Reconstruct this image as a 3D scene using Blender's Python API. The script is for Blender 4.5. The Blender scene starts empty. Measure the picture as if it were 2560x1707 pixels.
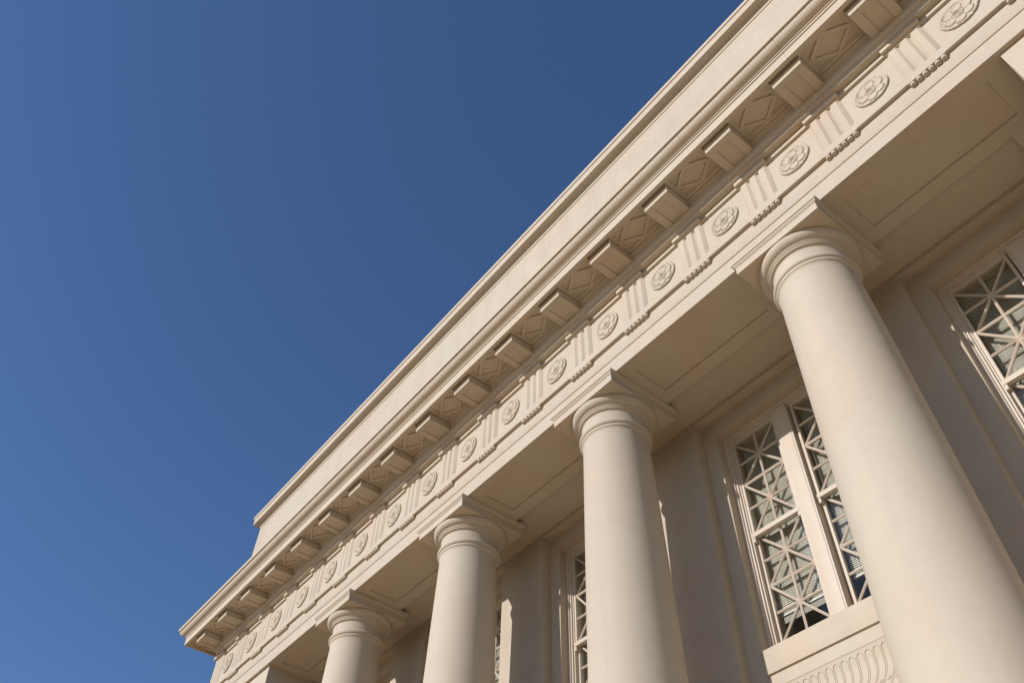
import bpy, bmesh, math, random
from mathutils import Vector, Matrix
random.seed(4)
SC = bpy.context.scene
COL = SC.collection
S = 1.3                       # metres in one module (one triglyph spacing); lengths below are in modules
GZ = -9.55                    # ground
FZ = -9.10                    # portico floor
X0, X1, YB = -5.17, 14.17, 12.0
COLX = (0.0, 3.0, 6.0, 9.0)
WINX = (-1.5, 1.5, 4.5, 7.5, 10.5)
AY = 0.4765                   # column axis
PI = math.pi

# ------------------------------------------------------------------ materials
def nodes(m):
    m.use_nodes = True
    nt = m.node_tree
    return nt, nt.nodes, nt.links, nt.nodes['Principled BSDF']

def stucco(name, col, amp=0.05, scale=1.6, rough=0.75, bump=0.15, fine=60.0, stain=0.0, joints=0.0, cracks=0.0):
    m = bpy.data.materials.new(name)
    nt, N, L, P = nodes(m)
    P.inputs['Roughness'].default_value = rough
    P.inputs['Specular IOR Level'].default_value = 0.25
    tc = N.new('ShaderNodeTexCoord')
    geo = N.new('ShaderNodeNewGeometry')
    n1 = N.new('ShaderNodeTexNoise'); n1.inputs['Scale'].default_value = scale; n1.inputs['Detail'].default_value = 6; n1.inputs['Roughness'].default_value = 0.62
    L.new(geo.outputs['Position'], n1.inputs['Vector'])
    mr = N.new('ShaderNodeMapRange'); mr.inputs['From Min'].default_value = 0.3; mr.inputs['From Max'].default_value = 0.7
    mr.inputs['To Min'].default_value = 1 - amp; mr.inputs['To Max'].default_value = 1 + amp * 0.6
    L.new(n1.outputs['Fac'], mr.inputs['Value'])
    hue = N.new('ShaderNodeTexNoise'); hue.inputs['Scale'].default_value = scale * 0.7; hue.inputs['Detail'].default_value = 4
    mp = N.new('ShaderNodeMapping'); mp.inputs['Location'].default_value = (7.3, 2.1, 5.5)
    L.new(geo.outputs['Position'], mp.inputs['Vector']); L.new(mp.outputs['Vector'], hue.inputs['Vector'])
    mx = N.new('ShaderNodeMix'); mx.data_type = 'RGBA'
    mx.inputs['A'].default_value = (col[0], col[1] * 0.965, col[2] * 0.955, 1); mx.inputs['B'].default_value = (col[0] * 0.985, col[1] * 1.015, col[2] * 1.01, 1)
    h2 = N.new('ShaderNodeMapRange'); h2.inputs['From Min'].default_value = 0.35; h2.inputs['From Max'].default_value = 0.65
    L.new(hue.outputs['Fac'], h2.inputs['Value']); L.new(h2.outputs['Result'], mx.inputs['Factor'])
    mul = N.new('ShaderNodeMix'); mul.data_type = 'RGBA'; mul.blend_type = 'MULTIPLY'; mul.inputs['Factor'].default_value = 1
    L.new(mx.outputs['Result'], mul.inputs['A']); L.new(mr.outputs['Result'], mul.inputs['B'])
    out = mul.outputs['Result']
    if stain > 0:       # rain streaks and soft blotches left in the paint
        mq = N.new('ShaderNodeMapping'); mq.inputs['Scale'].default_value = (2.6, 2.6, 0.22)
        L.new(geo.outputs['Position'], mq.inputs['Vector'])
        nq = N.new('ShaderNodeTexNoise'); nq.inputs['Scale'].default_value = 1.0; nq.inputs['Detail'].default_value = 7; nq.inputs['Roughness'].default_value = 0.6
        L.new(mq.outputs['Vector'], nq.inputs['Vector'])
        rq = N.new('ShaderNodeMapRange'); rq.inputs['From Min'].default_value = 0.33; rq.inputs['From Max'].default_value = 0.56
        rq.inputs['To Min'].default_value = 1 - stain; rq.inputs['To Max'].default_value = 1.0
        L.new(nq.outputs['Fac'], rq.inputs['Value'])
        mz = N.new('ShaderNodeMix'); mz.data_type = 'RGBA'; mz.blend_type = 'MULTIPLY'; mz.inputs['Factor'].default_value = 1
        L.new(out, mz.inputs['A']); L.new(rq.outputs['Result'], mz.inputs['B']); out = mz.outputs['Result']
        vb = N.new('ShaderNodeTexNoise'); vb.inputs['Scale'].default_value = 5.5; vb.inputs['Detail'].default_value = 6; vb.inputs['Roughness'].default_value = 0.7
        L.new(geo.outputs['Position'], vb.inputs['Vector'])
        rb_ = N.new('ShaderNodeMapRange'); rb_.inputs['From Min'].default_value = 0.36; rb_.inputs['From Max'].default_value = 0.6
        rb_.inputs['To Min'].default_value = 1 - stain * 0.8; rb_.inputs['To Max'].default_value = 1.0
        L.new(vb.outputs['Fac'], rb_.inputs['Value'])
        my = N.new('ShaderNodeMix'); my.data_type = 'RGBA'; my.blend_type = 'MULTIPLY'; my.inputs['Factor'].default_value = 1
        L.new(out, my.inputs['A']); L.new(rb_.outputs['Result'], my.inputs['B']); out = my.outputs['Result']
    # small dark specks
    vo = N.new('ShaderNodeTexVoronoi'); vo.inputs['Scale'].default_value = 2.3
    L.new(geo.outputs['Position'], vo.inputs['Vector'])
    sp = N.new('ShaderNodeMapRange'); sp.inputs['From Min'].default_value = 0.012; sp.inputs['From Max'].default_value = 0.022
    sp.inputs['To Min'].default_value = 0.55; sp.inputs['To Max'].default_value = 1.0
    L.new(vo.outputs['Distance'], sp.inputs['Value'])
    m2 = N.new('ShaderNodeMix'); m2.data_type = 'RGBA'; m2.blend_type = 'MULTIPLY'; m2.inputs['Factor'].default_value = 1
    L.new(out, m2.inputs['A']); L.new(sp.outputs['Result'], m2.inputs['B']); out = m2.outputs['Result']
    if cracks > 0:      # hairline cracks in the render coat
        ns = N.new('ShaderNodeTexNoise'); ns.inputs['Scale'].default_value = 1.5; ns.inputs['Detail'].default_value = 5
        L.new(geo.outputs['Position'], ns.inputs['Vector'])
        ad = N.new('ShaderNodeMix'); ad.data_type = 'RGBA'; ad.inputs['Factor'].default_value = 0.25
        L.new(geo.outputs['Position'], ad.inputs['A']); L.new(ns.outputs['Color'], ad.inputs['B'])
        vc = N.new('ShaderNodeTexVoronoi'); vc.feature = 'DISTANCE_TO_EDGE'; vc.inputs['Scale'].default_value = 0.42
        L.new(ad.outputs['Result'], vc.inputs['Vector'])
        cr = N.new('ShaderNodeMapRange'); cr.inputs['From Min'].default_value = 0.0; cr.inputs['From Max'].default_value = 0.0035
        cr.inputs['To Min'].default_value = 1 - cracks; cr.inputs['To Max'].default_value = 1.0
        L.new(vc.outputs['Distance'], cr.inputs['Value'])
        m4 = N.new('ShaderNodeMix'); m4.data_type = 'RGBA'; m4.blend_type = 'MULTIPLY'; m4.inputs['Factor'].default_value = 1
        L.new(out, m4.inputs['A']); L.new(cr.outputs['Result'], m4.inputs['B']); out = m4.outputs['Result']
    if joints > 0:      # hairline casting joints across the mouldings
        sx = N.new('ShaderNodeSeparateXYZ'); L.new(geo.outputs['Position'], sx.inputs['Vector'])
        nj = N.new('ShaderNodeTexNoise'); nj.inputs['Scale'].default_value = 9; nj.inputs['Detail'].default_value = 3
        L.new(geo.outputs['Position'], nj.inputs['Vector'])
        a1 = N.new('ShaderNodeMath'); a1.operation = 'MULTIPLY_ADD'; a1.inputs[1].default_value = 0.03
        L.new(nj.outputs['Fac'], a1.inputs[0]); L.new(sx.outputs['X'], a1.inputs[2])
        w = N.new('ShaderNodeMath'); w.operation = 'PINGPONG'; w.inputs[1].default_value = joints
        L.new(a1.outputs['Value'], w.inputs[0])
        jr = N.new('ShaderNodeMapRange'); jr.inputs['From Min'].default_value = 0.0; jr.inputs['From Max'].default_value = 0.006
        jr.inputs['To Min'].default_value = 0.62; jr.inputs['To Max'].default_value = 1.0
        L.new(w.outputs['Value'], jr.inputs['Value'])
        m3 = N.new('ShaderNodeMix'); m3.data_type = 'RGBA'; m3.blend_type = 'MULTIPLY'; m3.inputs['Factor'].default_value = 1
        L.new(out, m3.inputs['A']); L.new(jr.outputs['Result'], m3.inputs['B']); out = m3.outputs['Result']
    oi = N.new('ShaderNodeObjectInfo'); vr = N.new('ShaderNodeMapRange'); vr.inputs['To Min'].default_value = 0.965; vr.inputs['To Max'].default_value = 1.02
    L.new(oi.outputs['Random'], vr.inputs['Value'])          # each casting repainted a little differently
    mo = N.new('ShaderNodeMix'); mo.data_type = 'RGBA'; mo.blend_type = 'MULTIPLY'; mo.inputs['Factor'].default_value = 1
    L.new(out, mo.inputs['A']); L.new(vr.outputs['Result'], mo.inputs['B']); out = mo.outputs['Result']
    L.new(out, P.inputs['Base Color'])
    nb = N.new('ShaderNodeTexNoise'); nb.inputs['Scale'].default_value = fine; nb.inputs['Detail'].default_value = 4
    L.new(geo.outputs['Position'], nb.inputs['Vector'])
    nb2 = N.new('ShaderNodeTexNoise'); nb2.inputs['Scale'].default_value = 7; nb2.inputs['Detail'].default_value = 3
    L.new(geo.outputs['Position'], nb2.inputs['Vector'])
    b1 = N.new('ShaderNodeBump'); b1.inputs['Strength'].default_value = bump; b1.inputs['Distance'].default_value = 0.004
    b2 = N.new('ShaderNodeBump'); b2.inputs['Strength'].default_value = bump; b2.inputs['Distance'].default_value = 0.012
    L.new(nb2.outputs['Fac'], b2.inputs['Height']); L.new(nb.outputs['Fac'], b1.inputs['Height'])
    L.new(b2.outputs['Normal'], b1.inputs['Normal']); L.new(b1.outputs['Normal'], P.inputs['Normal'])
    return m

CREAM = (0.476, 0.409, 0.315)
M = {}
M['stone'] = stucco('painted_cast_stone', CREAM, 0.035, 1.3, stain=0.035)
M['cornice'] = stucco('painted_cornice', CREAM, 0.04, 1.3, joints=0.94, bump=0.06, fine=25)
M['render'] = stucco('rough_stucco', CREAM, 0.07, 1.1, bump=0.45, fine=28, rough=0.85, stain=0.05)
M['attic'] = stucco('weathered_stucco', (0.480, 0.413, 0.318), 0.06, 0.9, bump=0.3, fine=30, rough=0.85, stain=0.07)
M['column'] = stucco('painted_column_plaster', CREAM, 0.03, 0.8, bump=0.12, cracks=0.04, stain=0.035)
M['trim'] = stucco('painted_coping', CREAM, 0.03, 1.3, joints=1.37, bump=0.0)
M['wood'] = stucco('painted_window_wood', (0.505, 0.435, 0.345), 0.03, 3.0, rough=0.5, bump=0.05)

def simple(name, col, rough=0.6, var=0.06, scale=4):
    m = bpy.data.materials.new(name); nt, N, L, P = nodes(m)
    P.inputs['Roughness'].default_value = rough
    geo = N.new('ShaderNodeNewGeometry'); n = N.new('ShaderNodeTexNoise'); n.inputs['Scale'].default_value = scale; n.inputs['Detail'].default_value = 5
    L.new(geo.outputs['Position'], n.inputs['Vector'])
    mx = N.new('ShaderNodeMix'); mx.data_type = 'RGBA'
    mx.inputs['A'].default_value = tuple(c * (1 - var) for c in col) + (1,); mx.inputs['B'].default_value = tuple(c * (1 + var) for c in col) + (1,)
    L.new(n.outputs['Fac'], mx.inputs['Factor']); L.new(mx.outputs['Result'], P.inputs['Base Color'])
    return m
M['blind'] = simple('blind_slats', (0.70, 0.67, 0.57), 0.45)
M['rail'] = simple('blind_rail', (0.60, 0.58, 0.50), 0.45)
M['room'] = simple('office_plaster', (0.42, 0.41, 0.38), 0.9)
M['office_white'] = simple('white_enamel', (0.75, 0.75, 0.73), 0.35)
M['floor'] = simple('worn_granite', (0.20, 0.165, 0.13), 0.85)
M['asphalt'] = simple('asphalt', (0.06, 0.058, 0.054), 0.95, 0.15)
M['roof_blocker'] = simple('roof_blocker_grey', (0.2, 0.19, 0.18), 0.95)

M['glow_bar'] = simple('glowing_white', (0.8, 0.79, 0.75), 0.4)
_p = M['glow_bar'].node_tree.nodes['Principled BSDF']; _p.inputs['Emission Color'].default_value = (1.0, 0.93, 0.8, 1); _p.inputs['Emission Strength'].default_value = 0.4  # self-glow added so the bar shows up in the dark room
g = bpy.data.materials.new('window_glass'); nt = None
g.use_nodes = True
N, L = g.node_tree.nodes, g.node_tree.links
N.remove(N['Principled BSDF'])
tr = N.new('ShaderNodeBsdfTransparent'); tr.inputs['Color'].default_value = (0.95, 0.958, 0.945, 1)
gl = N.new('ShaderNodeBsdfGlossy'); gl.inputs['Roughness'].default_value = 0.01; gl.inputs['Color'].default_value = (0.95, 0.97, 1, 1)
lw = N.new('ShaderNodeLayerWeight'); lw.inputs['Blend'].default_value = 0.5
pw = N.new('ShaderNodeMath'); pw.operation = 'POWER'; pw.inputs[1].default_value = 4.0
fr = N.new('ShaderNodeMath'); fr.operation = 'MULTIPLY_ADD'; fr.inputs[1].default_value = 0.5; fr.inputs[2].default_value = 0.025
L.new(lw.outputs['Facing'], pw.inputs[0]); L.new(pw.outputs['Value'], fr.inputs[0])
nz = N.new('ShaderNodeTexNoise'); nz.inputs['Scale'].default_value = 1.7; bp = N.new('ShaderNodeBump'); bp.inputs['Strength'].default_value = 0.06; bp.inputs['Distance'].default_value = 0.05
L.new(nz.outputs['Fac'], bp.inputs['Height']); L.new(bp.outputs['Normal'], gl.inputs['Normal'])
ms = N.new('ShaderNodeMixShader')
L.new(fr.outputs['Value'], ms.inputs['Fac']); L.new(tr.outputs['BSDF'], ms.inputs[1]); L.new(gl.outputs['BSDF'], ms.inputs[2])
L.new(ms.outputs['Shader'], N['Material Output'].inputs['Surface'])
M['glass'] = g

gm = bpy.data.materials.new('bounce_paving'); nt, N, L, P = nodes(gm)
P.inputs['Roughness'].default_value = 0.9
geo = N.new('ShaderNodeNewGeometry'); br = N.new('ShaderNodeTexBrick'); br.inputs['Scale'].default_value = 0.8
br.inputs['Color1'].default_value = (0.78, 0.51, 0.265, 1); br.inputs['Color2'].default_value = (0.74, 0.475, 0.24, 1); br.inputs['Mortar'].default_value = (0.34, 0.27, 0.19, 1); br.inputs['Mortar Size'].default_value = 0.012  # pale warm colour chosen for the light it bounces onto the soffits
L.new(geo.outputs['Position'], br.inputs['Vector']); L.new(br.outputs['Color'], P.inputs['Base Color'])
M['ground'] = gm

# ------------------------------------------------------------------ mesh building
class MB:
    def __init__(self):
        self.v = []; self.f = []
    def add(self, vs, fs):
        b = len(self.v); self.v += [tuple(p) for p in vs]; self.f += [tuple(b + i for i in q) for q in fs]
        return self
    def box(self, x0, x1, y0, y1, z0, z1):
        return self.add([(x0, y0, z0), (x1, y0, z0), (x1, y1, z0), (x0, y1, z0), (x0, y0, z1), (x1, y0, z1), (x1, y1, z1), (x0, y1, z1)],
                        [(0, 3, 2, 1), (4, 5, 6, 7), (0, 1, 5, 4), (1, 2, 6, 5), (2, 3, 7, 6), (3, 0, 4, 7)])
    def bar(self, a, b, w, n, d):
        # straight bar from a to b, width w across, depth d along n, with a raised spine on its -n side
        a, b, n = Vector(a), Vector(b), Vector(n)
        t = (b - a).normalized(); s = t.cross(n).normalized() * (w / 2)
        vs = []
        for p in (a, b):
            vs += [p + s, p + s - n * d * 0.55, p - n * d, p - s - n * d * 0.55, p - s]
        return self.add(vs, [(0, 1, 6, 5), (1, 2, 7, 6), (2, 3, 8, 7), (3, 4, 9, 8), (4, 0, 5, 9), (0, 4, 3, 2, 1), (5, 6, 7, 8, 9)])
    def ring(self, prof, x0=X0, x1=X1, yb=YB, close=False):
        # sweep (outward offset, z) round the building's rectangle with mitred corners
        n = len(prof); vs = []
        for o, z in prof:
            vs += [(x0 - o, -o, z), (x1 + o, -o, z), (x1 + o, yb + o, z), (x0 - o, yb + o, z)]
        fs = []
        for i in range(n if close else n - 1):
            j = (i + 1) % n
            for k in range(4):
                l = (k + 1) % 4
                fs.append((i * 4 + k, i * 4 + l, j * 4 + l, j * 4 + k))
        return self.add(vs, fs)
    def extrude_x(self, prof, x0, x1):
        n = len(prof)
        vs = [(x0, y, z) for y, z in prof] + [(x1, y, z) for y, z in prof]
        fs = [(i, (i + 1) % n, n + (i + 1) % n, n + i) for i in range(n)] + [tuple(range(n - 1, -1, -1)), tuple(range(n, 2 * n))]
        return self.add(vs, fs)
    def extrude_z(self, prof, z0, z1):
        n = len(prof)
        vs = [(x, y, z0) for x, y in prof] + [(x, y, z1) for x, y in prof]
        fs = [(i, (i + 1) % n, n + (i + 1) % n, n + i) for i in range(n)] + [tuple(range(n - 1, -1, -1)), tuple(range(n, 2 * n))]
        return self.add(vs, fs)
    def lathe(self, prof, seg=96, cx=0, cy=0):
        n = len(prof); vs = []
        for r, z in prof:
            for k in range(seg):
                a = 2 * PI * k / seg; vs.append((cx + r * math.cos(a), cy + r * math.sin(a), z))
        fs = []
        for i in range(n - 1):
            for k in range(seg):
                l = (k + 1) % seg
                fs.append((i * seg + k, i * seg + l, (i + 1) * seg + l, (i + 1) * seg + k))
        fs.append(tuple(range(seg))); fs.append(tuple((n - 1) * seg + k for k in range(seg - 1, -1, -1)))
        return self.add(vs, fs)
    def mesh(self, name, mat, bevel=0.0, angle=32):
        me = bpy.data.meshes.new(name)
        bm = bmesh.new()
        bv = [bm.verts.new(p) for p in self.v]
        for q in self.f:
            try: bm.faces.new([bv[i] for i in q])
            except ValueError: pass
        bmesh.ops.recalc_face_normals(bm, faces=bm.faces)
        if bevel > 0:
            es = [e for e in bm.edges if len(e.link_faces) == 2 and e.calc_face_angle(0) > math.radians(40)]
            bmesh.ops.bevel(bm, geom=es, offset=bevel, segments=2, profile=0.6, affect='EDGES', clamp_overlap=True)
        bm.to_mesh(me); bm.free()
        me.polygons.foreach_set('use_smooth', [True] * len(me.polygons))
        me.set_sharp_from_angle(angle=math.radians(angle))
        me.materials.append(mat)
        return me

WL = {}
def link(name, data, parent=None, loc=(0, 0, 0)):
    o = bpy.data.objects.new(name, data); COL.objects.link(o)
    w = Vector(loc)
    WL[o.name] = w
    if parent is not None:
        o.parent = parent; o.location = w - WL[parent.name]
    else:
        o.location = w
    return o
def tag(o, label=None, cat=None, group=None, kind=None):
    if label: o['label'] = label
    if cat: o['category'] = cat
    if group: o['group'] = group
    if kind: o['kind'] = kind
    return o

def arc(cx, cz, r1, r2, a0, a1, n):
    return [(cx + r1 * math.cos(math.radians(a0 + (a1 - a0) * i / n)), cz + r2 * math.sin(math.radians(a0 + (a1 - a0) * i / n))) for i in range(n + 1)]

# ------------------------------------------------------------------ ground
gb = MB().box(-260, 260, -260, 260, GZ - 0.4, GZ)  # unseen far ground, kept dark to limit light on the portico wall
tag(link('ground', gb.mesh('ground', M['asphalt'])), kind='structure')
pz = MB().box(-18, 32, -17, 14, GZ - 0.05, GZ + 0.004)  # unseen paving, added and sized to bounce warm light up at the soffits
tag(link('bounce_plaza', pz.mesh('bounce_plaza', M['ground'])), kind='structure')

B = link('civic_building', None, loc=(4.5, 0, GZ))
B.empty_display_size = 0.5
tag(B, 'cream neoclassical building with thick Doric columns, carved frieze and modillion cornice', 'building')

# ------------------------------------------------------------------ attic
att = MB().ring([(-0.015, 0.85), (-0.015, 3.61)])
link('attic_wall', att.mesh('attic_wall', M['attic']), B)
cop = MB().ring([(-0.015, 3.585), (-0.002, 3.59), (0.0, 3.632), (0.004, 3.638), (0.004, 3.660)] + [(0.010 + 0.052 * (1 - math.cos(t * PI / 2 / 6)), 3.664 + 0.038 * math.sin(t * PI / 2 / 6)) for t in range(7)] +
                [(0.100, 3.705), (0.112, 3.692), (0.130, 3.692), (0.130, 3.83), (0.134, 3.845), (0.150, 3.85), (0.150, 3.93), (0.140, 3.945), (-0.3, 3.98), (-0.3, 3.585)], close=True)
link('attic_coping', cop.mesh('attic_coping', M['trim']), B)
rf = MB().box(X0 + 0.31, X1 - 0.31, 0.31, YB - 0.31, 3.4, 3.58)  # unseen flat slab, added to stop light from above
link('roof_blocker', rf.mesh('roof_blocker', M['roof_blocker']), B)

# ------------------------------------------------------------------ cornice
SOF = 0.660
ov = [(0.670 + 0.105 * math.sin(t * PI / 2 / 9), 0.829 + 0.095 * (1 - math.cos(t * PI / 2 / 9)) * 1.0) for t in range(10)]
prof = [(0.10, 0.376), (0.11, 0.380), (0.11, 0.428), (0.120, 0.432), (0.120, 0.444)] + [(0.122 + 0.033 * math.sin(t * PI / 2 / 5), 0.446 + 0.046 * (1 - math.cos(t * PI / 2 / 5))) for t in range(6)] + \
       [(0.157, 0.498), (0.157, 0.585), (0.165, 0.590)] + [(0.170 + 0.022 * (1 - math.cos(t * PI / 2 / 4)), 0.592 + 0.026 * math.sin(t * PI / 2 / 4)) for t in range(5)] + \
       [(0.195, 0.622), (0.195, 0.636), (0.20, SOF), (0.590, SOF), (0.590, 0.614), (0.640, 0.614), (0.640, 0.764), (0.645, 0.767), (0.655, 0.769), (0.655, 0.802), (0.670, 0.806), (0.670, 0.829)] + ov[1:] + \
       [(0.803, 0.925), (0.803, 0.992), (0.793, 1.002), (-0.2, 1.08), (-0.2, 0.376)]
cor = MB().ring(prof, x0=X0 + 0.17, close=True)
CO = link('cornice', cor.mesh('cornice', M['cornice'], angle=28), B)

# panels between modillions: border and lozenge ribs over a sunk field
def panel_mesh():
    m = MB(); a, b = 0.199, 0.801; y0, y1 = -0.588, -0.197; z0, z1 = 0.634, SOF + 0.004
    bw = 0.042
    m.box(a, b, y0, y0 + bw, z0, z1); m.box(a, b, y1 - bw, y1, z0, z1)
    m.box(a, a + bw, y0 + bw, y1 - bw, z0, z1); m.box(b - bw, b, y0 + bw, y1 - bw, z0, z1)
    xi0, xi1, yi0, yi1 = a + bw, b - bw, y0 + bw, y1 - bw
    xm, ym = (xi0 + xi1) / 2, (yi0 + yi1) / 2
    P4 = [(xi0, ym), (xm, yi0), (xi1, ym), (xm, yi1)]
    w = 0.0235
    for i in range(4):
        p, q = Vector(P4[i]), Vector(P4[(i + 1) % 4]); t = (q - p).normalized(); s = Vector((-t.y, t.x)) * w
        e = t * 0.022
        c = [p - e + s, q + e + s, q + e - s, p - e - s]
        zr = z0 + 0.002 + 0.0016 * i
        m.add([(k.x, k.y, zr) for k in c] + [(k.x, k.y, z1 - 0.0004 * (i + 1)) for k in c], [(0, 1, 2, 3), (4, 7, 6, 5), (0, 4, 5, 1), (1, 5, 6, 2), (2, 6, 7, 3), (3, 7, 4, 0)])
    # small angle fillets in the two inner corners
    for sx in (0, 1):
        xa = xi0 if sx == 0 else xi1 - 0.02
        m.box(xa, xa + 0.02, yi0 + 0.0, yi1, z0 + 0.014, z1)
    m.box(xi0 + 0.02, xi1 - 0.02, yi1 - 0.02, yi1, z0 + 0.014, z1)
    return m.mesh('soffit_panel', M['stone'], 0.003)
pm = panel_mesh()
for k in range(-5, 14):
    link('soffit_panel', pm, CO, (k, 0, 0))
# corner panel with a round boss
m = MB(); y0, y1 = -0.586, -0.197; z0, z1 = 0.634, SOF + 0.004; bw = 0.036; a, b = X0 + 0.17 - 0.586, -5.199
m.box(a, b, y0, y0 + bw, z0, z1); m.box(a, b, y1 - bw, y1, z0, z1); m.box(a, a + bw, y0 + bw, y1 - bw, z0, z1); m.box(b - bw, b, y0 + bw, y1 - bw, z0, z1)
cx, cy = (a + b) / 2, (y0 + y1) / 2
m.lathe([(0.112, z1), (0.112, z0 + 0.003), (0.105, z0), (0.0005, z0)], 48, cx, cy)
for sx in (-1, 1):
    for sy in (-1, 1):
        p = Vector((cx, cy)) + Vector((sx, sy)) * 0.085; q = Vector((cx + sx * ((b - a) / 2 - bw + 0.01), cy + sy * ((y1 - y0) / 2 - bw + 0.01)))
        t = (q - p).normalized(); s = Vector((-t.y, t.x)) * 0.016
        c = [p + s, q + s, q - s, p - s]
        m.add([(k.x, k.y, z0 + 0.002 + 0.001 * (sx + 2 * sy + 3)) for k in c] + [(k.x, k.y, z1 + 0.0003 * (sx + 2 * sy)) for k in c], [(0, 1, 2, 3), (4, 7, 6, 5), (0, 4, 5, 1), (1, 5, 6, 2), (2, 6, 7, 3), (3, 7, 4, 0)])
link('corner_panel', m.mesh('corner_panel', M['stone'], 0.003), CO)

# ------------------------------------------------------------------ modillions
def modillion_mesh():
    m = MB(); w = 0.190; yf, yb = -0.540, -0.150; zb = 0.512; zg = zb + 0.016
    # body above the sunk field, rails left, right and front under it
    m.box(-w, w, yf, yb, zg, 0.580)
    m.box(-w, -0.092, yf, yb, zb, zg); m.box(0.092, w, yf, yb, zb, zg); m.box(-0.092, 0.092, yf, yf + 0.075, zb, zg)
    e = 0.013
    m.box(-w - e * 0.4, w + e * 0.4, yf - e * 0.4, yb, 0.580, 0.588)
    m.box(-w - e, w + e, yf - e, yb, 0.588, 0.603)
    m.box(-w - 0.002, w + 0.002, yf - 0.002, yb, 0.603, 0.622)
    m.box(-w - 0.008, w + 0.008, yf - 0.007, yb, 0.622, 0.6335)
    return m.mesh('modillion', M['stone'], 0.003)
mm = modillion_mesh()
for k in range(-5, 15):
    link('modillion', mm, B, (k, 0, 0))

# ------------------------------------------------------------------ frieze
fri = MB().ring([(-0.3, -0.40), (0.0, -0.40), (0.0, 0.300), (0.033, 0.303), (0.035, 0.308), (0.035, 0.345), (0.030, 0.352), (0.028, 0.376), (-0.3, 0.376)])
FR = link('frieze', fri.mesh('frieze', M['stone']), B)
def triglyph_mesh():
    m = MB(); f = -0.031
    pr = [(-0.206, 0.004), (-0.203, -0.004), (-0.163, f), (-0.097, f), (-0.065, -0.003), (-0.033, f), (0.033, f), (0.065, 0.000), (0.097, f), (0.163, f), (0.203, -0.004), (0.206, 0.004)]
    m.extrude_z(pr, -0.3225, 0.300)
    m.box(-0.206, 0.206, f - 0.0005, 0.002, 0.288, 0.314)
    m.box(-0.222, 0.222, -0.078, 0.0, 0.3125, 0.372)
    return m.mesh('triglyph', M['stone'], 0.002)
tm = triglyph_mesh()
for k in range(-5, 15):
    link('triglyph', tm, B, (k, 0, 0))

def rosette_mesh():
    R = 0.199; NA, NR = 168, 40
    def sm(a, b, x):
        t = max(0, min(1, (x - a) / (b - a))); return t * t * (3 - 2 * t)
    vs = []; fs = []
    def groove(d, w): return math.exp(-(d / w) ** 2)
    for j in range(NR + 1):
        for i in range(NA):
            th = 2 * PI * i / NA
            a = (th / (PI / 3)) % 1.0 - 0.5                    # inner petals, six
            c = ((th / (PI / 3)) + 0.5) % 1.0 - 0.5            # outer leaves, between them
            rim = R * (0.994 + 0.006 * math.cos(c * 2 * PI)) * (1 - 0.016 * abs(math.sin(th * 12)))
            r = rim * j / NR
            h = 0.020 + 0.015 * sm(0.155, 0.186, r) + 0.0020 * math.cos(th * 42) * sm(0.12, 0.16, r)      # leaf tips
            h -= 0.010 * groove(c * r * PI / 3, 0.005) * sm(0.13, 0.15, r)                                # their midribs
            rp = 0.152 * (1 - (abs(a) * 2) ** 2.2 * 0.30) * (1 + 0.02 * math.cos(a * 40))
            if r < rp:
                u = r / rp; arc_ = (0.5 - abs(a)) * r * PI / 3
                h = 0.029 - 0.008 * math.sin(PI * min(1, u)) ** 0.8 * (1 - (abs(a) * 2) ** 2)              # cupped petal
                h += 0.0020 * math.cos(a * 44) * sm(0.35, 0.7, u) + 0.004 * sm(0.82, 0.97, u)
                h -= 0.017 * groove(arc_, 0.0066) * sm(0.06, 0.085, r)
            h -= 0.015 * groove(r - rp - 0.005, 0.0072)
            if r < 0.066:                                      # ring round a domed eye
                h = 0.020 + 0.016 * groove(r - 0.044, 0.0085) - 0.008 * groove(r - 0.064, 0.006)
                if r < 0.031: h = 0.014 + 0.016 * max(0.0, 1 - (r / 0.024) ** 2)
            h = h * 0.85 - 0.005
            if j == NR: h = 0.020 + 0.003 * math.cos(th * 9)
            vs.append((r * math.cos(th), -h, r * math.sin(th)))
    for i in range(NA):     # rim wall back to the metope
        x, y, z = vs[NR * NA + i]; q = 1.012
        vs.append((x * q, y * 0.6, z * q))
    for i in range(NA):
        x, y, z = vs[NR * NA + i]; vs.append((x * 0.99, 0.004, z * 0.99))
    for j in range(NR + 2):
        for i in range(NA):
            l = (i + 1) % NA
            if j == 0: fs.append((i + NA, l + NA, 0))if False else fs.append((i, l, l + NA, i + NA))
            else: fs.append((j * NA + i, j * NA + l, (j + 1) * NA + l, (j + 1) * NA + i))
    fs = [f for f in fs]
    # collapse centre: first row is degenerate, replace by a tiny circle
    for i in range(NA):
        th = 2 * PI * i / NA; vs[i] = (0.0006 * math.cos(th), -0.036, 0.0006 * math.sin(th))
    fs.append(tuple(range(NA)))
    return MB().add(vs, fs).mesh('rosette', M['stone'], 0, 50)
rm = rosette_mesh()
for k in range(-5, 14):
    o = link('rosette', rm, B, (k + 0.5, 0, -0.005))
    o.rotation_euler = (0, random.choice((0, 1, 2, 3)) * PI / 3 + 0.15, 0)

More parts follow.
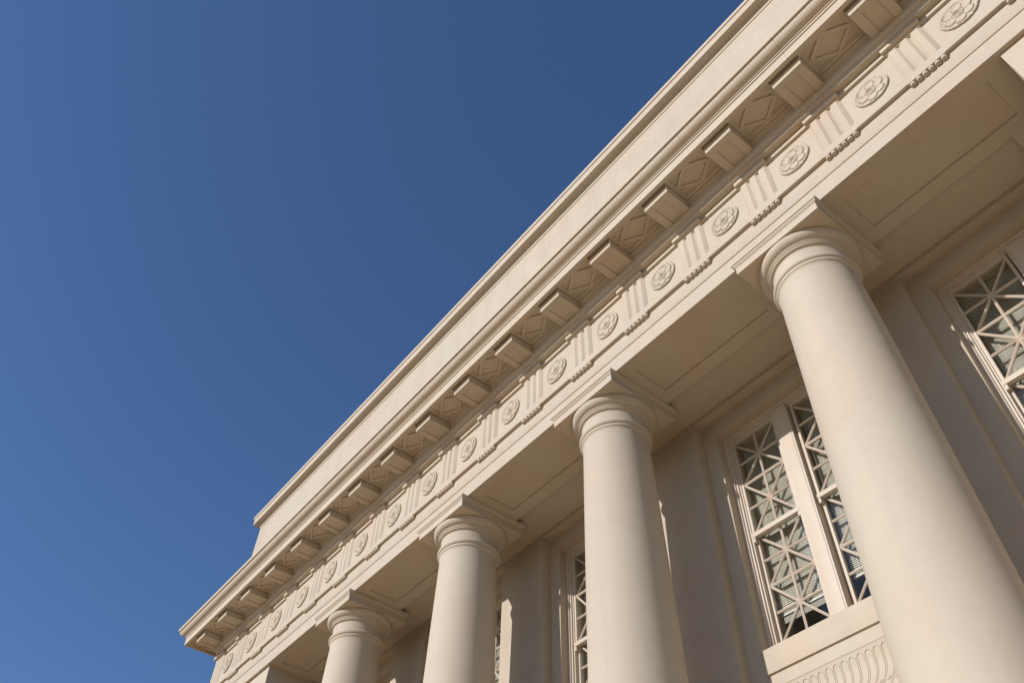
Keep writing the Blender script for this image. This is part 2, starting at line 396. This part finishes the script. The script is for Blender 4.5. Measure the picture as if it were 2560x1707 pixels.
# ------------------------------------------------------------------ architrave
arp = [(-0.3, -0.318), (0.040, -0.320), (0.045, -0.324), (0.045, -0.421), (0.042, -0.425), (0.0, -0.426), (0.0, -0.655), (-0.003, -0.660), (-0.013, -0.664), (-0.013, -0.870), (-0.87, -0.870), (-0.87, -0.318)]
ar = MB().ring(arp, close=True)
AR = link('architrave', ar.mesh('architrave', M['stone']), B)
sf = MB(); zs0, zs1 = -0.890, -0.8702
sf.box(-2.6, 11.7, 0.0132, 0.200, zs0, zs1); sf.box(-2.6, 11.7, 0.700, 0.868, zs0, zs1)
sf.box(X0 + 0.0132, -2.6, 0.0132, 0.868, zs0, zs1); sf.box(11.7, X1 - 0.0132, 0.0132, 0.868, zs0, zs1)
edges = [(-2.6, -2.20), (-0.70, 0.70), (2.30, 3.70), (5.30, 6.70), (8.30, 9.70), (11.28, 11.7)]
for a, b in edges: sf.box(a, b, 0.200, 0.700, zs0, zs1)
link('architrave_soffit', sf.mesh('architrave_soffit', M['stone']), AR)

def regula_mesh():
    return MB().box(-0.205, 0.205, -0.053, 0.01, -0.447, -0.4245).mesh('regula', M['stone'], 0.003)
def gutta_mesh():
    return MB().lathe([(0.0255, 0.003), (0.0285, 0.0), (0.0305, -0.030), (0.0292, -0.034)], 22).mesh('gutta', M['stone'])
rgm, gtm = regula_mesh(), gutta_mesh()
for k in range(-5, 15):
    rg = link('regula', rgm, B, (k, 0, 0))
    if k <= 12:
        for i in range(6):
            link('gutta', gtm, rg, (k + (i - 2.5) * 0.0665, -0.021, -0.447))

# ------------------------------------------------------------------ columns
def shaft_r(z):
    t = -1.5 - z
    return 0.393 + 0.0265 * t - 0.00112 * t * t
def column_mesh():
    zt, zb = -1.46, FZ + 0.42
    p = [(0.417, -1.452), (0.415, -1.466), (0.404, -1.475), (0.3975, -1.490), (0.3945, -1.515)]
    n = 60
    for i in range(1, n + 1):
        z = -1.515 + (zb + 1.515) * i / n; p.append((shaft_r(z) + 0.001, z))
    return MB().lathe(p, 128).mesh('column', M['column'])
def capital_mesh():
    p = [(0.49, -1.050), (0.510, -1.0565), (0.516, -1.066)] + arc(0.432, -1.070, 0.084, 0.082, 0, -78, 12)
    p += [(0.449, -1.153), (0.449, -1.164), (0.441, -1.167), (0.439, -1.170), (0.439, -1.180), (0.431, -1.183), (0.429, -1.186), (0.429, -1.197), (0.418, -1.200)]
    p += arc(0.418, -1.222, 0.021, 0.021, 90, 180, 5)[1:] + [(0.397, -1.25), (0.396, -1.352), (0.398, -1.362), (0.403, -1.366)]
    p += arc(0.404, -1.402, 0.033, 0.035, 85, -85, 14) + [(0.417, -1.440), (0.417, -1.4525)]
    return MB().lathe(p, 128).mesh('capital', M['stone'])
def abacus_mesh():
    h = 0.5565; m = MB()
    def sq(i, z): e = h - i; return [(-e, -e, z), (e, -e, z), (e, e, z), (-e, e, z)]
    lv = [(0.06, -0.8895), (0.0, -0.8895), (0.0, -0.918), (0.006, -0.921), (0.011, -0.924), (0.013, -0.930), (0.016, -0.938), (0.022, -0.945), (0.029, -0.950), (0.029, -0.957), (0.034, -0.960), (0.034, -1.0555)]
    vs = []; fs = []
    for i, z in lv: vs += sq(i, z)
    for j in range(len(lv) - 1):
        for k in range(4):
            l = (k + 1) % 4; fs.append((j * 4 + k, j * 4 + l, j * 4 + 4 + l, j * 4 + 4 + k))
    fs += [(3, 2, 1, 0), tuple(len(vs) - 4 + k for k in range(4))]
    return m.add(vs, fs).mesh('abacus', M['stone'], angle=25)
def base_mesh():
    m = MB(); rb = shaft_r(FZ + 0.42)
    m.lathe([(rb + 0.001, FZ + 0.421), (rb + 0.03, FZ + 0.38), (rb + 0.03, FZ + 0.35)] + arc(rb + 0.03, FZ + 0.27, 0.08, 0.08, 80, -80, 10) + [(rb + 0.05, FZ + 0.185)], 96)
    h = rb + 0.13; m.box(-h, h, -h, h, FZ, FZ + 0.185)
    return m.mesh('base', M['stone'], 0)
cm, cpm, abm, bsm = column_mesh(), capital_mesh(), abacus_mesh(), base_mesh()
for x in COLX:
    c = link('column', cm, B, (x, AY, 0))
    link('capital', cpm, c, (x, AY, 0)); link('abacus', abm, c, (x, AY, 0)); link('base', bsm, c, (x, AY, 0))

# ------------------------------------------------------------------ end piers, rear block, floor, ceiling
W0_ = 1.4172; PF = 0.066; PL, PR = -2.41, 11.48
for a, b in ((X0 + 0.05, PL), (PR, X1 - 0.05)):
    link('corner_pier', MB().box(a, b, PF, YB - 0.07, FZ - 0.02, -0.8897).mesh('corner_pier', M['column'], 0.004), B)
link('rear_wall', MB().box(PL, PR, 6.4, YB - 0.07, FZ - 0.02, -0.9).mesh('rear_wall', M['render']), B)
cb = MB().box(X0 + 0.06, X1 - 0.06, 0.8705, 6.4, -0.82, -0.70)
cb.box(PL + 0.001, PL + 0.36, 0.8706, W0_, -0.886, -0.819); cb.box(PR - 0.36, PR - 0.001, 0.8706, W0_, -0.886, -0.819)
link('portico_ceiling', cb.mesh('portico_ceiling', M['stone']), B)
fl = MB()
for i, e in enumerate((0.35, 0.62, 0.89)):
    z1 = FZ - 0.15 * i; fl.box(X0 - e, X1 + e, -e, YB + e, z1 - 0.15, z1)
link('stepped_base', fl.mesh('stepped_base', M['floor']), B)

# ------------------------------------------------------------------ portico wall with stepped window recesses
W0, W1, WD = 1.4175, 1.5716, 1.98
H1, H2 = 1.037, 0.845
ZH1, ZH2 = -0.872, -1.102
wl = MB()
for i in range(4):
    a, b = WINX[i] + H1, WINX[i + 1] - H1
    wl.box(a, b, W0, W1, FZ, ZH1)
wl.box(PL, PR, W0, W1, ZH1, -0.8202)
e = [PL] + [v for x in WINX for v in (x - H2, x + H2)] + [PR]
for i in range(0, len(e), 2): wl.box(e[i], e[i + 1], W1, WD, FZ, ZH1 + 0.02)
for x in WINX: wl.box(x - H2, x + H2, W1, WD, ZH2, ZH1 + 0.02)
WALL = link('wall', wl.mesh('wall', M['render'], 0.0), B)

# room behind the windows
rb = MB(); ry0, ry1, rz0, rz1 = WD, 6.38, -5.6, -0.95
rb.box(PL, PR, ry1 - 0.03, ry1, rz0, rz1); rb.box(PL, PR, ry0, ry1, rz1, rz1 + 0.1); rb.box(PL, PR, ry0, ry1, rz0 - 0.1, rz0)
link('office_interior', rb.mesh('office_interior', M['room']), B)

# ------------------------------------------------------------------ windows
CY = 1.690                                   # casing face
def window_mesh():
    m = MB(); h = H2
    zt, zb = ZH2, -3.98
    # stepped casing: outer, middle, inner
    for (o, i, y) in ((0.0, 0.034, CY), (0.034, 0.058, CY + 0.022), (0.058, 0.078, CY + 0.045)):
        m.box(-h + o, -h + i, y, WD - 0.02, zb, zt - o); m.box(h - i, h - o, y, WD - 0.02, zb, zt - o)
        m.box(-h + i, h - i, y, WD - 0.02, zt - i, zt - o)
    # centre mullion with quirked edges
    m.box(-0.078, 0.078, CY + 0.002, WD - 0.02, zb, zt - 0.078)
    m.box(-0.100, -0.078, CY + 0.007, WD - 0.02, zb, zt - 0.078); m.box(0.078, 0.100, CY + 0.007, WD - 0.02, zb, zt - 0.078)
    return m.mesh('window', M['wood'], 0.002)
GX0, GX1 = -0.735, -0.155                    # glass of the left sash, mirrored for the right
UZ = (-2.520, -1.835, -1.215)                # upper sash rows
def union(m, x0, x1, z0, z1, y, w=0.029, d=0.030):
    n = (0, 1, 0); xm, zm = (x0 + x1) / 2, (z0 + z1) / 2; yy = y + d * 0.5
    m.bar((x0, yy, z0), (x1, yy, z1), w, n, d); m.bar((x0, yy - 0.0006, z1), (x1, yy - 0.0006, z0), w, n, d)
    m.bar((xm, yy - 0.0012, z0), (xm, yy - 0.0012, z1), w, n, d); m.bar((x0, yy - 0.0018, zm), (x1, yy - 0.0018, zm), w, n, d)
def sash_mesh(name, zs, y, rail_bottom):
    m = MB(); x0, x1 = GX0, GX1; st = 0.030; zb, zt = zs[0], zs[-1]
    yf, yb = y - 0.024, y + 0.02
    m.box(x0 - st, x0, yf, yb, zb - rail_bottom, zt + 0.04); m.box(x1, x1 + st, yf, yb, zb - rail_bottom, zt + 0.04)
    m.box(x0, x1, yf, yb, zt, zt + 0.04); m.box(x0, x1, yf - 0.0, yb, zb - rail_bottom, zb)
    for i in range(len(zs) - 1):
        union(m, x0 - 0.004, x1 + 0.004, zs[i], zs[i + 1], y)
        if i: m.bar((x0, y + 0.012, zs[i]), (x1, y + 0.012, zs[i]), 0.036, (0, 1, 0), 0.032)
    return m
UY, LY = 1.772, 1.812
LZ = (-3.800, -3.172, -2.545)
su = sash_mesh('u', UZ, UY, 0.05)
su.box(GX0 - 0.034, GX1 + 0.034, UY - 0.040, UY + 0.02, UZ[0] - 0.056, UZ[0] - 0.002)      # meeting rail
for sx in (GX0 - 0.032, GX1 + 0.004): su.box(sx, sx + 0.028, UY - 0.034, UY + 0.01, UZ[0] - 0.115, UZ[0] - 0.054)   # horns
su = su.mesh('upper_sash', M['wood'], 0.0015)
sl = sash_mesh('l', LZ, LY, 0.16).mesh('lower_sash', M['wood'], 0.0015)
pu = MB().box(GX0 - 0.003, GX1 + 0.003, UY + 0.003, UY + 0.007, UZ[0] - 0.003, UZ[-1] + 0.003).mesh('upper_pane', M['glass'])
plw = MB().box(GX0 - 0.003, GX1 + 0.003, LY + 0.003, LY + 0.007, LZ[0] - 0.003, LZ[-1] + 0.003).mesh('lower_pane', M['glass'])
def sill_mesh():
    m = MB(); m.box(-H2 + 0.001, H2 - 0.001, W1 - 0.022, WD - 0.02, -4.205, -3.958)
    return m.mesh('sill', M['render'], 0.003)
def apron_mesh():
    m = MB(); h = H2 - 0.001
    # face profile: plain band, then a panel that flares outward to its foot
    pf = [(W1 + 0.002, -4.2045), (W1 + 0.002, -4.335), (W1 + 0.008, -4.341)]
    tab = [(-4.34, 1.580), (-4.40, 1.590), (-4.47, 1.600), (-4.55, 1.590), (-4.62, 1.562), (-4.70, 1.508), (-4.79, 1.440), (-4.90, 1.362), (-5.02, 1.285)]
    def yz(z):
        z = min(tab[0][0], max(tab[-1][0], z))
        for q in range(len(tab) - 1):
            if tab[q + 1][0] <= z <= tab[q][0]: break
        def sl(k):
            a, b = max(0, k - 1), min(len(tab) - 1, k + 1); return (tab[b][1] - tab[a][1]) / (tab[b][0] - tab[a][0])
        za, ya = tab[q]; zb_, yb_ = tab[q + 1]; hh = zb_ - za; t = (z - za) / hh
        return ya * (2 * t**3 - 3 * t**2 + 1) + sl(q) * hh * (t**3 - 2 * t**2 + t) + yb_ * (3 * t**2 - 2 * t**3) + sl(q + 1) * hh * (t**3 - t**2)
    n = 24
    for i in range(0, n + 1):
        z = -4.345 - (5.0 - 4.345) * i / n; pf.append((yz(z), z))
    pf += [(1.30, -5.10), (1.30, -5.25), (1.42, -5.32), (W1, -5.36), (W1, FZ), (WD - 0.02, FZ), (WD - 0.02, -4.2045)]
    m.extrude_x(pf, -h, h)
    nf = 20; sp = 2 * h / nf; r = 0.007
    def tube(pts):
        vs = []; fs = []; k = 6
        for p in pts:
            for q in range(k):
                a = 2 * PI * q / k; vs.append((p[0] + r * math.cos(a), p[1] + r * math.sin(a), p[2]))
        for i in range(len(pts) - 1):
            for q in range(k):
                l = (q + 1) % k; fs.append((i * k + q, i * k + l, i * k + k + l, i * k + k + q))
        m.add(vs, fs)
    for i in range(nf):
        c = -h + (i + 0.5) * sp; hw = sp * 0.40
        pts = []
        for s in range(19):
            z = -4.98 + (0.605 - hw) * s / 18; pts.append((c - hw, yz(z), z))
        zt = pts[-1][2]
        for s in range(1, 10):
            a = PI - PI * s / 9; z = zt + hw * math.sin(a); pts.append((c + hw * math.cos(a), yz(z), z))
        for s in range(1, 19):
            z = zt - (0.605 - hw) * s / 18; pts.append((c + hw, yz(z), z))
        tube(pts)
        # leaf tip in each flute
        z = -4.735; vs = []; fs = []
        for a in range(13):
            for b in range(5):
                th = 2 * PI * a / 12; rr = 0.030 * (1 - b / 4.0) + 0.0004
                zz = z + rr * 0.85 * math.sin(th); vs.append((c + rr * math.cos(th), yz(zz) + 0.002 - 0.020 * (1 - (1 - b / 4.0) ** 2) ** 0.5, zz))
        for a in range(12):
            for b in range(4): fs.append((a * 5 + b, (a + 1) * 5 + b, (a + 1) * 5 + b + 1, a * 5 + b + 1))
        m.add(vs, fs)
    return m.mesh('apron', M['stone'], 0, 40)
wm, slm, apm = window_mesh(), sill_mesh(), apron_mesh()
def mirror(me):
    c = me.copy(); c.transform(Matrix.Scale(-1, 4, Vector((1, 0, 0)))); c.flip_normals(); return c
su2, sl2, pu2, pl2 = mirror(su), mirror(sl), mirror(pu), mirror(plw)
for x in WINX:
    w = link('window', wm, B, (x, 0, 0))
    for n, me in (('upper_sash', su), ('upper_sash', su2), ('lower_sash', sl), ('lower_sash', sl2), ('upper_pane', pu), ('upper_pane', pu2), ('lower_pane', plw), ('lower_pane', pl2)):
        link(n, me, w, (x, 0, 0))
    link('sill', slm, w, (x, 0, 0)); link('apron', apm, w, (x, 0, 0))

# ------------------------------------------------------------------ venetian blinds behind the sashes
def blind_parts(zb):
    zt = -1.13; hw = 0.305; y = 1.90
    hd = MB().box(-hw, hw, y - 0.02, y + 0.02, zt - 0.03, zt).mesh('headrail', M['rail'], 0.002)
    m = MB(); z = zt - 0.045; t = math.radians(24); L_ = 0.0180
    while z > zb + 0.03:
        dy, dz = L_ / 2 * math.sin(t), L_ / 2 * math.cos(t)
        th = 0.0007
        j = random.uniform(-0.0006, 0.0006)
        a = [(y - dy, z - dz + j), (y + dy, z + dz + j)]
        vs = []
        for xx in (-hw + 0.004, hw - 0.004):
            vs += [(xx, a[0][0] - th, a[0][1]), (xx, a[1][0] - th, a[1][1]), (xx, a[1][0] + th, a[1][1]), (xx, a[0][0] + th, a[0][1])]
        m.add(vs, [(0, 1, 5, 4), (1, 2, 6, 5), (2, 3, 7, 6), (3, 0, 4, 7), (0, 3, 2, 1), (4, 5, 6, 7)])
        z -= 0.0225
    for cx in (-0.2, 0.2): m.box(cx - 0.0025, cx + 0.0025, y - 0.012, y - 0.009, zb + 0.02, zt - 0.03)
    s = m.mesh('slat_curtain', M['blind'], 0, 20)
    r = MB().box(-hw, hw, y - 0.013, y + 0.013, zb, zb + 0.018).mesh('bottom_rail', M['rail'], 0.002)
    return hd, s, r
bp_ = blind_parts(-3.50)
WHERE = {1.5: 'window between the two leftmost columns', 4.5: 'window between the two middle columns', 7.5: 'window between the two rightmost columns', 10.5: 'window beyond the rightmost column'}
for x in (1.5, 4.5, 7.5, 10.5):
    for sx, nm in ((-1, 'left'), (1, 'right')):
        r = link('venetian_blind', None, None, (x + sx * 0.445, 1.90, -3.50))
        r.empty_display_size = 0.2
        tag(r, 'beige slatted blind lowered in the %s half of the %s' % (nm, WHERE[x]), 'blind', 'venetian blinds behind the lattice windows')
        for n, me in zip(('headrail', 'slats', 'bottom_rail'), bp_):
            link(n, me, r, (x + sx * 0.445, 0, 0))

# added glowing bar standing in for a white frame seen through the lower panes
fx = link('frame_stand_in', None, None, (4.80, 5.48, -0.95)); fx.empty_display_size = 0.2
tag(fx, 'added white glowing bar standing in for a pale office frame, seen through the lowest lattice panes', 'stand-in bar')
link('bar_back', MB().box(-0.5, 0.5, -0.10, 0.10, -1.03, -0.951).mesh('bar_back', M['office_white'], 0.008), fx, (4.80, 5.48, 0))
link('bar_glow', MB().box(-0.49, 0.49, -0.085, 0.085, -1.06, -1.031).mesh('bar_glow', M['glow_bar'], 0.01), fx, (4.80, 5.48, 0))
link('interior_post', MB().box(4.20, 4.36, 5.80, 5.96, -5.6, -0.951).mesh('interior_post', M['office_white'], 0.005), B)

# ------------------------------------------------------------------ to metres
for me in bpy.data.meshes: me.transform(Matrix.Scale(S, 4))
for o in bpy.data.objects: o.location = o.location * S

# ------------------------------------------------------------------ camera
yaw, pitch, roll, f = 0.9380, 0.8652, 0.0405, 2094.53
fw = Vector((-math.sin(yaw) * math.cos(pitch), math.cos(yaw) * math.cos(pitch), math.sin(pitch)))
rt = Vector((math.cos(yaw), math.sin(yaw), 0)); up = rt.cross(fw)
c, s = math.cos(roll), math.sin(roll)
r2 = c * rt + s * up; u2 = -s * rt + c * up
cd = bpy.data.cameras.new('camera'); cam = bpy.data.objects.new('camera', cd); COL.objects.link(cam)
mw = Matrix((r2, u2, -fw)).transposed().to_4x4(); mw.translation = Vector((11.211, -4.9509, -8.2802)) * S
cam.matrix_world = mw
cd.sensor_width = 36; cd.lens = f / 2560 * 36; cd.clip_start = 0.1; cd.clip_end = 2000
SC.camera = cam

# ------------------------------------------------------------------ light
D = Vector((0.21, 1.0, -0.43)).normalized()
ld = bpy.data.lights.new('sun', 'SUN'); ld.energy = 4.2; ld.angle = math.radians(0.53); ld.color = (1.0, 0.94, 0.92)
sun = bpy.data.objects.new('sun', ld); COL.objects.link(sun); sun.rotation_euler = D.to_track_quat('-Z', 'Y').to_euler(); sun.location = (0, -20, 20)
w = bpy.data.worlds.new('World'); SC.world = w; w.use_nodes = True
N, L = w.node_tree.nodes, w.node_tree.links
sk = N.new('ShaderNodeTexSky'); sk.sky_type = 'NISHITA'; sk.sun_disc = False
sk.sun_elevation = math.asin(-D.z); sk.sun_rotation = math.atan2(-D.x, -D.y)
sk.altitude = 100; sk.air_density = 1.0; sk.dust_density = 0.4; sk.ozone_density = 4.0
bg = N['Background']; bg.inputs['Strength'].default_value = 0.1005
wb = N.new('ShaderNodeMix'); wb.data_type = 'RGBA'; wb.blend_type = 'MULTIPLY'; wb.inputs['Factor'].default_value = 1      # cool white balance of the sky
wb.inputs['B'].default_value = (0.91, 1.035, 1.21, 1)
L.new(sk.outputs['Color'], wb.inputs['A']); L.new(wb.outputs['Result'], bg.inputs['Color'])

SC.view_settings.view_transform = 'Standard'; SC.view_settings.look = 'None'; SC.view_settings.exposure = 0.15; SC.view_settings.gamma = 1
SC.render.engine = 'CYCLES'
SC.cycles.max_bounces = 10; SC.cycles.diffuse_bounces = 6; SC.cycles.transparent_max_bounces = 12
SC.cycles.use_denoising = True
